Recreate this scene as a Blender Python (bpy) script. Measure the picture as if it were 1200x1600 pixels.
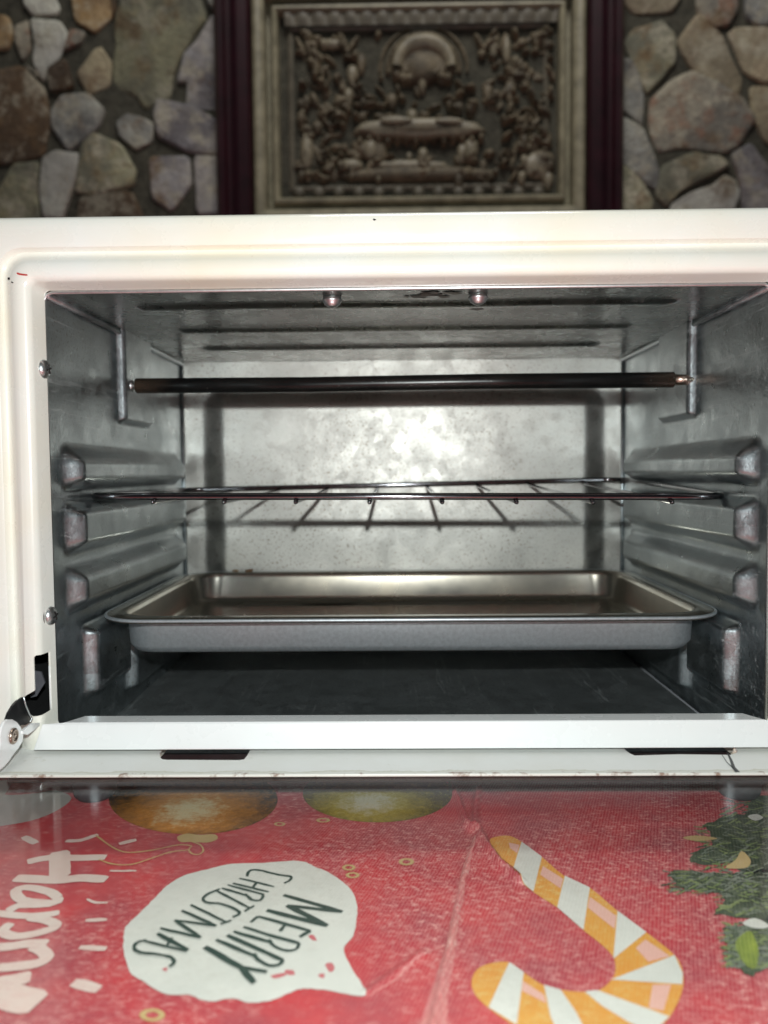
import bpy, bmesh, math, random
import numpy as np
from mathutils import Vector, Matrix, noise
from mathutils.geometry import tessellate_polygon
random.seed(7)
R = math.radians
scene = bpy.context.scene
for o in list(bpy.data.objects): bpy.data.objects.remove(o)

# ------------------------------------------------------------------ camera
CAM = Vector((0, -0.32, 0.148))
ROT = Matrix.Rotation(R(0.8), 3, 'Z') @ Matrix.Rotation(R(90-3.0), 3, 'X') @ Matrix.Rotation(R(-0.5), 3, 'Z')
cd = bpy.data.cameras.new('camera'); cam = bpy.data.objects.new('camera', cd)
scene.collection.objects.link(cam); scene.camera = cam
cam.matrix_world = Matrix.Translation(CAM) @ ROT.to_4x4()
cd.sensor_fit = 'VERTICAL'; cd.sensor_height = 36; cd.lens = 27
cd.clip_start = 0.01; cd.clip_end = 20
cd.dof.use_dof = True; cd.dof.focus_distance = 0.345; cd.dof.aperture_fstop = 8.5

# ------------------------------------------------------------------ light
w = bpy.data.worlds.new('World'); scene.world = w; w.use_nodes = True
w.node_tree.nodes['Background'].inputs[0].default_value = (0.60, 0.66, 0.75, 1)
w.node_tree.nodes['Background'].inputs[1].default_value = 0.05
def lamp(name, kind, loc, power, col, **kw):
    l = bpy.data.lights.new(name, kind); l.energy = power; l.color = col
    for k, v in kw.items(): setattr(l, k, v)
    o = bpy.data.objects.new(name, l); o.location = loc; scene.collection.objects.link(o); return o
lamp('phone_flash', 'POINT', (0.004, -0.322, 0.148+0.040), 5.2, (0.93, 1.0, 1.0), shadow_soft_size=0.0035)
rl = lamp('ceiling_light', 'AREA', (0.10, 0.15, 1.75), 11.0, (1.0, 0.975, 0.93), shape='SQUARE', size=0.6)
rl.rotation_euler = (R(22), 0, 0)
scene.view_settings.view_transform = 'Standard'; scene.view_settings.look = 'None'
scene.view_settings.exposure = 0.0; scene.view_settings.gamma = 1.0

# ------------------------------------------------------------------ projection helpers (photo pixel -> point on a real plane)
def ray(px, py): return ROT @ Vector(((px-600)/1200, (800-py)/1200, -1))
def atY(px, py, Y): d = ray(px, py); return CAM + d*((Y-CAM.y)/d.y)
def atZ(px, py, Z): d = ray(px, py); return CAM + d*((Z-CAM.z)/d.z)
def atX(px, py, X): d = ray(px, py); return CAM + d*((X-CAM.x)/d.x)
CZ = CAM.z

# ------------------------------------------------------------------ object helpers
def link(o, parent=None):
    scene.collection.objects.link(o)
    if parent is not None: o.parent = parent
    return o
def obj(name, verts, faces, mat, parent=None, smooth=False, angle=None):
    me = bpy.data.meshes.new(name); me.from_pydata([tuple(v) for v in verts], [], faces); me.update()
    if mat: me.materials.append(mat)
    if smooth: me.polygons.foreach_set('use_smooth', [True]*len(me.polygons))
    return link(bpy.data.objects.new(name, me), parent)
def bmobj(name, bm, mat, parent=None, smooth=False):
    me = bpy.data.meshes.new(name); bmesh.ops.recalc_face_normals(bm, faces=bm.faces); bm.to_mesh(me); bm.free()
    if mat: me.materials.append(mat)
    if smooth: me.polygons.foreach_set('use_smooth', [True]*len(me.polygons))
    return link(bpy.data.objects.new(name, me), parent)
def tag(o, label=None, cat=None, group=None, kind=None):
    if label: o['label'] = label
    if cat: o['category'] = cat
    if group: o['group'] = group
    if kind: o['kind'] = kind
    return o
def empty(name, loc):
    o = bpy.data.objects.new(name, None); o.location = loc; o.empty_display_size = .02; return link(o)
def adopt(parent, *obs):      # parent a world-space mesh under an empty without moving it
    bpy.context.view_layer.update()
    for o in obs:
        o.parent = parent; o.matrix_parent_inverse = parent.matrix_world.inverted()
def bevel(o, width, seg=2, ang=30):
    m = o.modifiers.new('bevel', 'BEVEL'); m.width = width; m.segments = seg; m.limit_method = 'ANGLE'; m.angle_limit = R(ang); return o
def box(name, lo, hi, mat, bev=0):
    bm = bmesh.new(); bmesh.ops.create_cube(bm, size=1)
    for v in bm.verts:
        v.co = Vector([(lo[i]+hi[i])/2 + v.co[i]*(hi[i]-lo[i]) for i in range(3)])
    o = bmobj(name, bm, mat)
    if bev: bevel(o, bev)
    return o
def prism(name, pts, direction, mat, bev=0):     # polygon (3D pts) extruded along direction
    n = len(pts); d = Vector(direction); pts = [Vector(p) for p in pts]
    tris = tessellate_polygon([pts])
    bm = bmesh.new()
    a = [bm.verts.new(p) for p in pts]; b = [bm.verts.new(p+d) for p in pts]
    for t in tris:
        bm.faces.new([a[i] for i in t]); bm.faces.new([b[i] for i in reversed(t)])
    for i in range(n):
        j = (i+1) % n; bm.faces.new([a[i], a[j], b[j], b[i]])
    o = bmobj(name, bm, mat)
    if bev: bevel(o, bev, 2, 40)
    return o
def catmull(pts, k=6, closed=False):
    pts = [Vector(p) for p in pts]; n = len(pts); out = []
    rng = range(n) if closed else range(n-1)
    g = (lambda i: pts[i % n]) if closed else (lambda i: pts[max(0, min(n-1, i))])
    for i in rng:
        p0, p1, p2, p3 = g(i-1), g(i), g(i+1), g(i+2)
        for s in range(k):
            t = s/k
            out.append(0.5*((2*p1)+(p2-p0)*t+(2*p0-5*p1+4*p2-p3)*t*t+(3*p1-p0-3*p2+p3)*t**3))
    if not closed: out.append(pts[-1])
    return out
def tube_data(path, r, seg=10, closed=False, V=None, F=None):
    V = [] if V is None else V; F = [] if F is None else F
    path = [Vector(p) for p in path]; n = len(path); base = len(V)
    rr = r if isinstance(r, (list, tuple)) else [r]*n
    up = None
    for i in range(n):
        a = path[(i-1) % n] if (closed or i > 0) else path[i]
        b = path[(i+1) % n] if (closed or i < n-1) else path[i]
        t = (b-a).normalized()
        if up is None: up = t.orthogonal().normalized()
        up = (up - t*up.dot(t)).normalized(); s = t.cross(up)
        for k in range(seg):
            A = 2*math.pi*k/seg; V.append(path[i] + (up*math.cos(A)+s*math.sin(A))*rr[i])
    m = n if closed else n-1
    for i in range(m):
        j = (i+1) % n
        for k in range(seg):
            l = (k+1) % seg
            F.append((base+i*seg+k, base+i*seg+l, base+j*seg+l, base+j*seg+k))
    if not closed:
        F.append(tuple(base+k for k in reversed(range(seg)))); F.append(tuple(base+(n-1)*seg+k for k in range(seg)))
    return V, F
def tube(name, path, r, mat, seg=10, closed=False, parent=None):
    V, F = tube_data(path, r, seg, closed); return obj(name, V, F, mat, parent, True)
def lathe(name, prof, origin, axis, mat, seg=20):
    axis = Vector(axis).normalized(); u = axis.orthogonal().normalized(); v = axis.cross(u); V = []; F = []
    for (r, h) in prof:
        for k in range(seg):
            A = 2*math.pi*k/seg; V.append(Vector(origin)+axis*h+(u*math.cos(A)+v*math.sin(A))*r)
    for i in range(len(prof)-1):
        for k in range(seg):
            l = (k+1) % seg; F.append((i*seg+k, i*seg+l, (i+1)*seg+l, (i+1)*seg+k))
    F.append(tuple(range(seg))[::-1]); F.append(tuple((len(prof)-1)*seg+k for k in range(seg)))
    return obj(name, V, F, mat, None, True)
def rrect(x0, x1, z0, z1, r, n=8):
    r = max(r, 1e-5); out = []
    for (cx, cz, a0) in ((x1-r, z1-r, 0), (x0+r, z1-r, 90), (x0+r, z0+r, 180), (x1-r, z0+r, 270)):
        for k in range(n+1):
            A = R(a0+90*k/n); out.append((cx+r*math.cos(A), cz+r*math.sin(A)))
    return out
def sstep(a, b, x):
    t = np.clip((x-a)/(b-a), 0, 1); return t*t*(3-2*t)
def trap(x, a0, a1, b1, b0): return sstep(a0, a1, x)*(1-sstep(b1, b0, x))
def sheet(name, us, vs, fn, mat, parent=None, flip=False):
    U, V = np.meshgrid(us, vs, indexing='ij'); P = fn(U, V)   # -> (nu,nv,3)
    nu, nv = U.shape; verts = P.reshape(-1, 3)
    i = np.arange(nu-1)[:, None]*nv + np.arange(nv-1)[None, :]
    q = np.stack([i, i+nv, i+nv+1, i+1], -1).reshape(-1, 4)
    if flip: q = q[:, ::-1]
    me = bpy.data.meshes.new(name); me.from_pydata(verts.tolist(), [], q.tolist()); me.update()
    me.materials.append(mat); me.polygons.foreach_set('use_smooth', [True]*len(me.polygons))
    return link(bpy.data.objects.new(name, me), parent)

# ------------------------------------------------------------------ materials
class NT:
    def __init__(s, name):
        s.m = bpy.data.materials.new(name); s.m.use_nodes = True; s.t = s.m.node_tree
        s.b = s.t.nodes['Principled BSDF']; s.out = s.t.nodes['Material Output']
        s.tc = s.t.nodes.new('ShaderNodeTexCoord')
    def n(s, typ, **kw):
        x = s.t.nodes.new(typ)
        for k, v in kw.items(): setattr(x, k, v)
        return x
    def l(s, a, b): s.t.links.new(a, b)
    def mapping(s, scale=(1, 1, 1), rot=(0, 0, 0), coord='Object'):
        m = s.n('ShaderNodeMapping'); m.inputs['Scale'].default_value = scale; m.inputs['Rotation'].default_value = rot
        s.l(s.tc.outputs[coord], m.inputs[0]); return m.outputs[0]
    def noise(s, scale, detail=4, rough=.55, vec=None, dist=0):
        x = s.n('ShaderNodeTexNoise'); x.inputs['Scale'].default_value = scale; x.inputs['Detail'].default_value = detail
        x.inputs['Roughness'].default_value = rough; x.inputs['Distortion'].default_value = dist
        s.l(vec if vec else s.tc.outputs['Object'], x.inputs['Vector']); return x.outputs['Fac']
    def vor(s, scale, vec=None, out='Color'):
        x = s.n('ShaderNodeTexVoronoi'); x.inputs['Scale'].default_value = scale
        s.l(vec if vec else s.tc.outputs['Object'], x.inputs['Vector']); return x.outputs[out]
    def ramp(s, fac, stops, interp='LINEAR'):
        r = s.n('ShaderNodeValToRGB'); r.color_ramp.interpolation = interp; e = r.color_ramp.elements
        while len(e) < len(stops): e.new(0.5)
        for i, (p, c) in enumerate(stops):
            e[i].position = p; e[i].color = (c, c, c, 1) if isinstance(c, (int, float)) else (*c, 1)
        s.l(fac, r.inputs[0]); return r.outputs[0]
    def mix(s, fac, a, b, blend='MIX'):
        x = s.n('ShaderNodeMix', data_type='RGBA', blend_type=blend)
        for sock, v in ((x.inputs[0], fac), (x.inputs[6], a), (x.inputs[7], b)):
            if hasattr(v, 'links') or hasattr(v, 'is_linked'): s.l(v, sock)
            elif isinstance(v, (int, float)): sock.default_value = v if sock == x.inputs[0] else (v, v, v, 1)
            else: sock.default_value = (*v, 1)
        return x.outputs[2]
    def math(s, op, a, b=0.0):
        x = s.n('ShaderNodeMath', operation=op)
        for sock, v in ((x.inputs[0], a), (x.inputs[1], b)):
            if isinstance(v, (int, float)): sock.default_value = v
            else: s.l(v, sock)
        return x.outputs[0]
    def bump(s, h, strength, dist=.001):
        x = s.n('ShaderNodeBump'); x.inputs['Strength'].default_value = strength; x.inputs['Distance'].default_value = dist
        s.l(h, x.inputs['Height']); s.l(x.outputs[0], s.b.inputs['Normal'])
    def set(s, **kw):
        names = dict(base='Base Color', metal='Metallic', rough='Roughness', coat='Coat Weight', coatr='Coat Roughness', spec='Specular IOR Level', aniso='Anisotropic')
        for k, v in kw.items():
            i = s.b.inputs[names[k]]
            if isinstance(v, (int, float)): i.default_value = v
            elif isinstance(v, tuple): i.default_value = (*v, 1)
            else: s.l(v, i)
        return s

def galvanised(name, base=(.56, .58, .58), rough=.36, specks=.5, dark=1.0, grease=0.3, scuff=.45, bmp=.38, rv=.28, ng=14):
    t = NT(name)
    sp = t.vor(140, t.mapping((1, 1, 1)))                      # zinc spangle
    spv = t.ramp(sp, [(0, .90), (1, 1.06)])
    lo = t.noise(ng, 5, .6); fine = t.noise(420, 3, .7)
    c = t.mix(1.0, tuple(b*dark for b in base), spv, 'MULTIPLY')
    c = t.mix(t.ramp(lo, [(.35, 0), (.75, grease)]), c, tuple(b*.55*dark for b in base))
    # rust and grease specks
    s1 = t.noise(620, 4, .65); zone = t.noise(9, 3, .6)
    m = t.math('MULTIPLY', t.ramp(s1, [(.555, 0), (.65, 1)]), t.ramp(zone, [(.36, specks*.25), (.58, specks)]))
    c = t.mix(m, c, (.19, .16, .125))
    # pale dusty scuffs and hairline scratches
    sc = t.math('MULTIPLY', t.ramp(t.noise(260, 6, .85), [(.56, 0), (.66, 1)]), t.ramp(t.noise(13, 4, .65), [(.50, 0), (.66, scuff)]))
    w1 = t.noise(90, 3, .6, t.mapping((1, .06, 3.5), (.5, .2, .1))); w2 = t.noise(120, 3, .6, t.mapping((3.5, .08, 1), (.1, -.5, .6)))
    hair = t.math('MAXIMUM', t.ramp(w1, [(.62, 0), (.635, .7), (.65, 0)]), t.ramp(w2, [(.63, 0), (.64, .7), (.65, 0)]))
    sc = t.math('MAXIMUM', sc, t.math('MULTIPLY', hair, scuff*.7))
    c = t.mix(sc, c, (.60, .62, .62))
    t.set(base=c, metal=t.math('SUBTRACT', 1.0, t.math('MULTIPLY', sc, .65)), rough=t.ramp(t.math('ADD', t.math('MULTIPLY', t.noise(60, 5, .7), .7), t.math('MULTIPLY', sp, .3)), [(.3, rough*(1-rv)), (.7, rough*(1+rv))]))
    h = t.math('ADD', t.math('MULTIPLY', fine, .35), t.noise(38, 4, .6))
    t.bump(h, bmp, .0008)
    return t.m

M = {}
M['galv'] = galvanised('galvanised_sheet', (.49, .535, .55), .36, .5, 1.0, .45, .95, .45)
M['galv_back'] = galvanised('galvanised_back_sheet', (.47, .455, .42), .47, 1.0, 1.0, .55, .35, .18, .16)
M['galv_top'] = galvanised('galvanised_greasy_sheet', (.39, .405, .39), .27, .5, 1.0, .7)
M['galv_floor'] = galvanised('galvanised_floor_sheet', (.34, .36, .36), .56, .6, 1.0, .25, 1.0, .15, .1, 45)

def enamel(name, base, stain, stain_amt, rough=.22):
    t = NT(name)
    n1 = t.noise(9, 4, .6); n2 = t.noise(28, 5, .65)
    f = t.math('MULTIPLY', t.ramp(n1, [(.38, 0), (.68, 1)]), stain_amt)
    c = t.mix(f, base, stain)
    sp = t.math('MULTIPLY', t.ramp(t.noise(260, 2, .5), [(.73, 0), (.77, 1)]), t.ramp(n2, [(.5, 0), (.7, .55)]))
    c = t.mix(sp, c, (.35, .16, .07))
    t.set(base=c, rough=t.ramp(n2, [(.3, rough), (.8, rough+.14)]), coat=.7, coatr=.07)
    t.bump(t.math('ADD', t.noise(16, 2, .5), t.math('MULTIPLY', t.noise(900, 2, .5), .02)), .30, .0016)
    return t.m
M['enamel'] = enamel('white_enamel', (.86, .87, .82), (.84, .76, .56), .65)
M['enamel_lip'] = enamel('white_enamel_lip', (.81, .82, .81), (.76, .72, .66), .25)

def door_enamel():
    t = NT('door_enamel_dirty')
    n2 = t.noise(30, 5, .65)
    c = t.mix(t.ramp(n2, [(.4, 0), (.75, .5)]), (.76, .77, .74), (.66, .65, .58))
    # rust along the inner edge of the frame (where glass and metal meet)
    sx = t.n('ShaderNodeSeparateXYZ'); t.l(t.tc.outputs['Object'], sx.inputs[0])
    e = t.n('ShaderNodeMapRange'); t.l(sx.outputs['Y'], e.inputs['Value'])
    e.inputs['From Min'].default_value = -.0222; e.inputs['From Max'].default_value = -.0262
    wob = t.math('ADD', e.outputs[0], t.math('MULTIPLY', t.math('SUBTRACT', t.noise(70, 5, .7), .5), 1.8))
    c = t.mix(t.ramp(wob, [(.25, 0), (.5, .6), (.66, .25)]), c, (.42, .38, .24))
    c = t.mix(t.math('MULTIPLY', t.ramp(wob, [(.75, 0), (1.0, 1)]), t.ramp(t.noise(140, 4, .7), [(.54, 0), (.64, .8)])), c, (.20, .09, .045))
    t.set(base=c, rough=.38); t.bump(n2, .15, .0005); return t.m
M['door'] = door_enamel()

def simple(name, base, metal=0, rough=.5, var=.15, scale=80, bump=.1, bd=.0005, **kw):
    t = NT(name); n = t.noise(scale, 4, .6)
    c = t.mix(t.ramp(n, [(.3, 0), (.7, 1)]), tuple(b*(1-var) for b in base), tuple(min(1, b*(1+var)) for b in base))
    t.set(base=c, metal=metal, rough=rough, **kw)
    if bump: t.bump(n, bump, bd)
    return t.m
M['chrome'] = simple('chromed_wire', (.20, .20, .21), 1, .11, .1, 300, .05)
M['screw'] = simple('zinc_screw', (.62, .64, .64), 1, .36, .1, 400, .1)
M['dark_metal'] = simple('dark_metal', (.014, .014, .015), .3, .35, .4, 120, .1)
M['arm_grey'] = simple('grey_bracket_metal', (.16, .16, .18), .5, .5, .2, 120, .1)
M['black'] = simple('black_void_liner', (.008, .008, .008), 0, .8, .2, 60, 0)
M['rivet'] = simple('bronze_rivet', (.42, .33, .27), 1, .3, .2, 200, .1)
M['foot'] = simple('dark_rubber_foot', (.05, .05, .056), 0, .6, .2, 200, .1)
M['casing'] = simple('casing_white', (.74, .76, .80), 0, .25, .03, 20, 0)

def element_mat():
    t = NT('heater_tube'); sx = t.n('ShaderNodeSeparateXYZ'); t.l(t.tc.outputs['Object'], sx.inputs[0])
    a = t.math('ABSOLUTE', t.math('SUBTRACT', sx.outputs['X'], .006))
    n = t.noise(200, 4, .6, t.mapping((.3, 1, 1)))
    c = t.mix(t.ramp(n, [(.3, 0), (.7, 1)]), (.012, .012, .012), (.028, .027, .025))
    e = t.math('ADD', a, t.math('MULTIPLY', n, .02))
    r = t.n('ShaderNodeMapRange'); t.l(e, r.inputs['Value']); r.inputs['From Min'].default_value = .136; r.inputs['From Max'].default_value = .160
    c = t.mix(t.ramp(r.outputs[0], [(0, 0), (1, 1)]), c, (.15, .10, .07))
    c = t.mix(t.ramp(t.noise(700, 2, .5), [(.72, 0), (.76, .6)]), c, (.35, .33, .30))
    t.set(base=c, metal=.6, rough=.27); t.bump(n, .2, .0004); return t.m
M['element'] = element_mat()

def tray_mat():
    t = NT('tray_metal'); sx = t.n('ShaderNodeSeparateXYZ'); t.l(t.tc.outputs['Object'], sx.inputs[0])
    br = t.noise(240, 3, .6); n = t.noise(18, 5, .6)
    c = t.mix(t.ramp(n, [(.35, 0), (.7, .6)]), (.44, .42, .37), (.32, .26, .18))
    c = t.mix(t.math('MULTIPLY', t.ramp(t.noise(70, 5, .7), [(.58, 0), (.70, 1)]), t.ramp(t.noise(16, 3), [(.54, 0), (.68, .6)])), c, (.15, .09, .045))
    t.set(base=c, metal=.95, rough=t.ramp(n, [(.3, .16), (.7, .30)])); t.bump(t.noise(30, 3, .6), .12, .0005); return t.m
M['tray'] = tray_mat()
M['tray_out'] = simple('tray_outside_metal', (.50, .54, .56), .7, .44, .12, 500, .12, .0003)

def glass_mat():
    m = bpy.data.materials.new('door_glass'); m.use_nodes = True; t = m.node_tree; t.nodes.clear()
    N = t.nodes.new; L = t.links.new
    out = N('ShaderNodeOutputMaterial'); tr = N('ShaderNodeBsdfTransparent'); gl = N('ShaderNodeBsdfGlossy'); mx = N('ShaderNodeMixShader'); lw = N('ShaderNodeLayerWeight'); lw.inputs[0].default_value = .5
    tr.inputs[0].default_value = (.97, .975, .97, 1); 
    tc = N('ShaderNodeTexCoord'); no = N('ShaderNodeTexNoise'); no.inputs['Scale'].default_value = 35; no.inputs['Detail'].default_value = 5
    rp = N('ShaderNodeMapRange'); rp.inputs['To Min'].default_value = .02; rp.inputs['To Max'].default_value = .14
    L(tc.outputs['Object'], no.inputs['Vector']); L(no.outputs['Fac'], rp.inputs['Value']); L(rp.outputs[0], gl.inputs['Roughness'])
    pw = N('ShaderNodeMath'); pw.operation = 'POWER'; pw.inputs[1].default_value = 5; L(lw.outputs['Facing'], pw.inputs[0])
    ma = N('ShaderNodeMath'); ma.operation = 'MULTIPLY_ADD'; ma.inputs[1].default_value = .55; ma.inputs[2].default_value = .022; L(pw.outputs[0], ma.inputs[0])
    L(ma.outputs[0], mx.inputs[0]); L(tr.outputs[0], mx.inputs[1]); L(gl.outputs[0], mx.inputs[2])
    # thin greasy film on the glass
    df = N('ShaderNodeBsdfDiffuse'); df.inputs[0].default_value = (.6, .58, .55, 1); m2 = N('ShaderNodeMixShader')
    n2 = N('ShaderNodeTexNoise'); n2.inputs['Scale'].default_value = 22; n2.inputs['Detail'].default_value = 6; L(tc.outputs['Object'], n2.inputs['Vector'])
    r2 = N('ShaderNodeMapRange'); r2.inputs['From Min'].default_value = .35; r2.inputs['From Max'].default_value = .8; r2.inputs['To Min'].default_value = .0; r2.inputs['To Max'].default_value = .020
    L(n2.outputs['Fac'], r2.inputs['Value']); L(r2.outputs[0], m2.inputs[0]); L(mx.outputs[0], m2.inputs[1]); L(df.outputs[0], m2.inputs[2])
    L(m2.outputs[0], out.inputs[0]); return m
M['glass'] = glass_mat()

# ------------------------------------------------------------------ table and tablecloth
box('table_top', (-.62, -.42, -.032), (.62, .93, -.003), simple('table_wood', (.22, .13, .07), 0, .5, .3, 12, .1))
tag(bpy.data.objects['table_top'], kind='structure')

creases = [[(705, 1228), (716, 1255), (730, 1290), (747, 1301)], [(749, 1232), (744, 1260), (742, 1290), (748, 1301)],
           [(748, 1301), (736, 1335), (723, 1380), (708, 1460), (692, 1530), (676, 1610), (655, 1700)], [(748, 1301), (762, 1325), (780, 1350), (812, 1378)],
           [(575, 1552), (612, 1525), (660, 1490)]]
amps = [.0034, .0040, .0013, .0030, .0008]
segs = []
for c, a in zip(creases, amps):
    P = [atZ(x, y, 0) for x, y in c]
    for i in range(len(P)-1): segs.append((P[i].x, P[i].y, P[i+1].x, P[i+1].y, a))
def cloth_h(X, Y):
    X = np.asarray(X, float); Y = np.asarray(Y, float); H = np.zeros_like(X)
    for (x0, y0, x1, y1, a) in segs:
        dx, dy = x1-x0, y1-y0; t = np.clip(((X-x0)*dx+(Y-y0)*dy)/(dx*dx+dy*dy), 0, 1)
        d2 = (X-x0-t*dx)**2+(Y-y0-t*dy)**2
        H = np.maximum(H, a*np.exp(-d2/(2*.0009**2)))
    return H

def print_mat(name, base, base2, fleck, fl=.5, big=.5, rough=.42, fleckscale=1.0):
    t = NT(name)
    mp = t.mapping((.75, 1.3, 1), (0, 0, .25))
    n1 = t.noise(26, 6, .65); n2 = t.noise(430*fleckscale, 7, .85, mp); n3 = t.noise(11, 3, .5); n4 = t.noise(190, 7, .8, mp)
    c = t.mix(t.ramp(n1, [(.38, 0), (.64, 1)]), base, base2)
    m = t.math('MULTIPLY', t.ramp(n2, [(.515, 0), (.60, 1)]), t.ramp(n3, [(.38, .15*fl), (.56, fl)]))
    m = t.math('MAXIMUM', m, t.math('MULTIPLY', t.ramp(n4, [(.54, 0), (.66, 1)]), fl*.6))
    c = t.mix(m, c, fleck)
    # woven rows
    wv = t.n('ShaderNodeTexWave'); wv.inputs['Scale'].default_value = 260; wv.inputs['Distortion'].default_value = 1.5
    t.l(t.mapping((1, 1, 1), (0, 0, .35)), wv.inputs['Vector'])
    c = t.mix(t.math('MULTIPLY', wv.outputs['Fac'], .26), c, fleck)
    t.set(base=c, rough=rough, coat=.2, coatr=.18)
    t.bump(t.math('ADD', n1, t.math('MULTIPLY', wv.outputs['Fac'], .05)), .35, .0015)
    return t.m
M['red'] = print_mat('cloth_red_print', (.60, .018, .034), (.38, .022, .048), (.84, .42, .38), 1.0)
M['white_p'] = print_mat('cloth_white_print', (.82, .82, .75), (.70, .71, .65), (.62, .60, .53), .6)
M['bub'] = M['white_p']
M['letter_w'] = print_mat('cloth_white_letters', (.82, .74, .66), (.80, .64, .56), (.70, .30, .28), .45)
M['ink'] = print_mat('cloth_dark_ink', (.018, .050, .040), (.03, .065, .05), (.12, .16, .14), .4)
M['orange'] = print_mat('cloth_orange_print', (.80, .36, .05), (.74, .28, .035), (.78, .56, .20), .9)
M['pale_pink'] = print_mat('cloth_pale_pink_print', (.84, .52, .43), (.82, .48, .40), (.74, .36, .28), .4)
M['green_d'] = print_mat('cloth_dark_green_print', (.022, .036, .022), (.055, .080, .045), (.20, .24, .15), .7, fleckscale=.5)
M['green_l'] = print_mat('cloth_leaf_green_print', (.16, .24, .07), (.24, .29, .11), (.36, .40, .2), .5)
M['lime'] = print_mat('cloth_lime_print', (.28, .36, .04), (.12, .18, .04), (.52, .58, .12), .3)
M['straw'] = print_mat('cloth_straw_print', (.62, .46, .20), (.56, .40, .16), (.66, .5, .3), .4)
M['taupe'] = print_mat('cloth_taupe_print', (.50, .46, .42), (.42, .38, .34), (.55, .5, .46), .4)
def bauble_mat(name, rim, mid, centre, off=(0, 0)):
    t = NT(name); mp = t.n('ShaderNodeMapping'); t.l(t.tc.outputs['Generated'], mp.inputs[0])
    mp.inputs['Location'].default_value = (-.5-off[0], -.5-off[1], 0)
    sx = t.n('ShaderNodeVectorMath', operation='LENGTH')
    fl = t.n('ShaderNodeVectorMath', operation='MULTIPLY'); t.l(mp.outputs[0], fl.inputs[0]); fl.inputs[1].default_value = (2, 2, 0)
    t.l(fl.outputs[0], sx.inputs[0])
    n = t.noise(210, 7, .8); d = t.math('ADD', sx.outputs['Value'], t.math('MULTIPLY', t.math('SUBTRACT', n, .5), 1.1))
    c = t.ramp(d, [(.12, centre), (.42, mid), (.80, tuple(a*.4 for a in mid)), (.98, rim)])
    c = t.mix(t.ramp(t.noise(480, 4, .7), [(.55, 0), (.68, .45)]), c, tuple(min(1, a*1.4) for a in mid))
    t.set(base=c, rough=.42, coat=.35, coatr=.25); t.bump(n, .2, .001); return t.m

gx = np.concatenate([np.linspace(-.62, -.27, 12)[:-1], np.arange(-.27, .27, .0012), np.linspace(.27, .62, 12)])
gy = np.concatenate([np.linspace(-.42, -.2, 10)[:-1], np.arange(-.2, .06, .0012), np.linspace(.062, .93, 14)])
cloth = sheet('tablecloth', gx, gy, lambda U, V: np.stack([U, V, cloth_h(U, V)], -1), M['red'])
tag(cloth, 'red Christmas print tablecloth spread under the toaster oven', 'tablecloth')
# hem of cloth hanging over the table edge gives it thickness
sm = cloth.modifiers.new('thick', 'SOLIDIFY'); sm.thickness = .0015; sm.offset = -1

def decal(name, px, layer, mat, smooth_k=0, jag=0, closed=True, world=False, parent=cloth):
    pts = [Vector(p) for p in px] if world else [atZ(x, y, 0) for x, y in px]
    if smooth_k: pts = catmull(pts, smooth_k, True)
    if jag:
        pts = [p + Vector((random.uniform(-1, 1), random.uniform(-1, 1), 0))*jag for p in pts]
    z = .00018 + layer*.00012
    pts = [Vector((p.x, p.y, 0)) for p in pts]
    bm = bmesh.new(); vs = [bm.verts.new(p) for p in pts]
    for tr in tessellate_polygon([pts]):
        try: bm.faces.new([vs[i] for i in tr])
        except ValueError: pass
    xs = [p.x for p in pts]; ys = [p.y for p in pts]
    tx = np.arange(min(xs), max(xs), .0006); ty = np.arange(min(ys), max(ys), .0006)
    if len(tx) and len(ty):
        A, B = np.meshgrid(tx, ty, indexing='ij'); H = cloth_h(A, B) > 2e-5
        if H.any():
            ax = A[H]; ay = B[H]
            for g in gx:
                if ax.min()-.0012 < g < ax.max()+.0012: bmesh.ops.bisect_plane(bm, geom=bm.verts[:]+bm.edges[:]+bm.faces[:], plane_co=(g, 0, 0), plane_no=(1, 0, 0))
            for g in gy:
                if ay.min()-.0012 < g < ay.max()+.0012: bmesh.ops.bisect_plane(bm, geom=bm.verts[:]+bm.edges[:]+bm.faces[:], plane_co=(0, g, 0), plane_no=(0, 1, 0))
    co = np.array([v.co[:] for v in bm.verts]); hh = cloth_h(co[:, 0], co[:, 1])
    for v, h in zip(bm.verts, hh): v.co.z = z + h
    for f in bm.faces:
        f.normal_update()
        if f.normal.z < 0: f.normal_flip()
    me = bpy.data.meshes.new(name); bm.to_mesh(me); bm.free(); me.materials.append(mat)
    return link(bpy.data.objects.new(name, me), parent)
def ribbon(pxs, w, layer, V, F, taper=True, jag=.00012, k=3):
    P = [atZ(x, y, 0) for x, y in pxs]
    if len(P) > 2: P = catmull(P, k)
    else: P = [P[0].lerp(P[1], i/4) for i in range(5)]
    n = len(P); base = len(V)
    for i, p in enumerate(P):
        a = P[max(0, i-1)]; b = P[min(n-1, i+1)]; t = (b-a); t.z = 0
        if t.length < 1e-7: t = Vector((1, 0, 0))
        t.normalize(); s = Vector((-t.y, t.x, 0))
        ww = w/2*(.75 if taper and i in (0, n-1) else 1)
        for sg in (1, -1):
            q = p + s*(ww*sg + random.uniform(-jag, jag))
            V.append(Vector((q.x, q.y, .00018+layer*.00012 + i*2e-6 + float(cloth_h(q.x, q.y)))))
    for i in range(n-1):
        a = base+2*i; F.append((a, a+2, a+3, a+1))
def strokes(name, lst, w, layer, mat, k=3):
    V, F = [], []
    for i, s in enumerate(lst):
        ww = w
        if isinstance(s, tuple): s, ww = s
        ribbon(s, ww, layer + i*.25, V, F, k=k)
    o = obj(name, V, F, mat, cloth); return o

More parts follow.
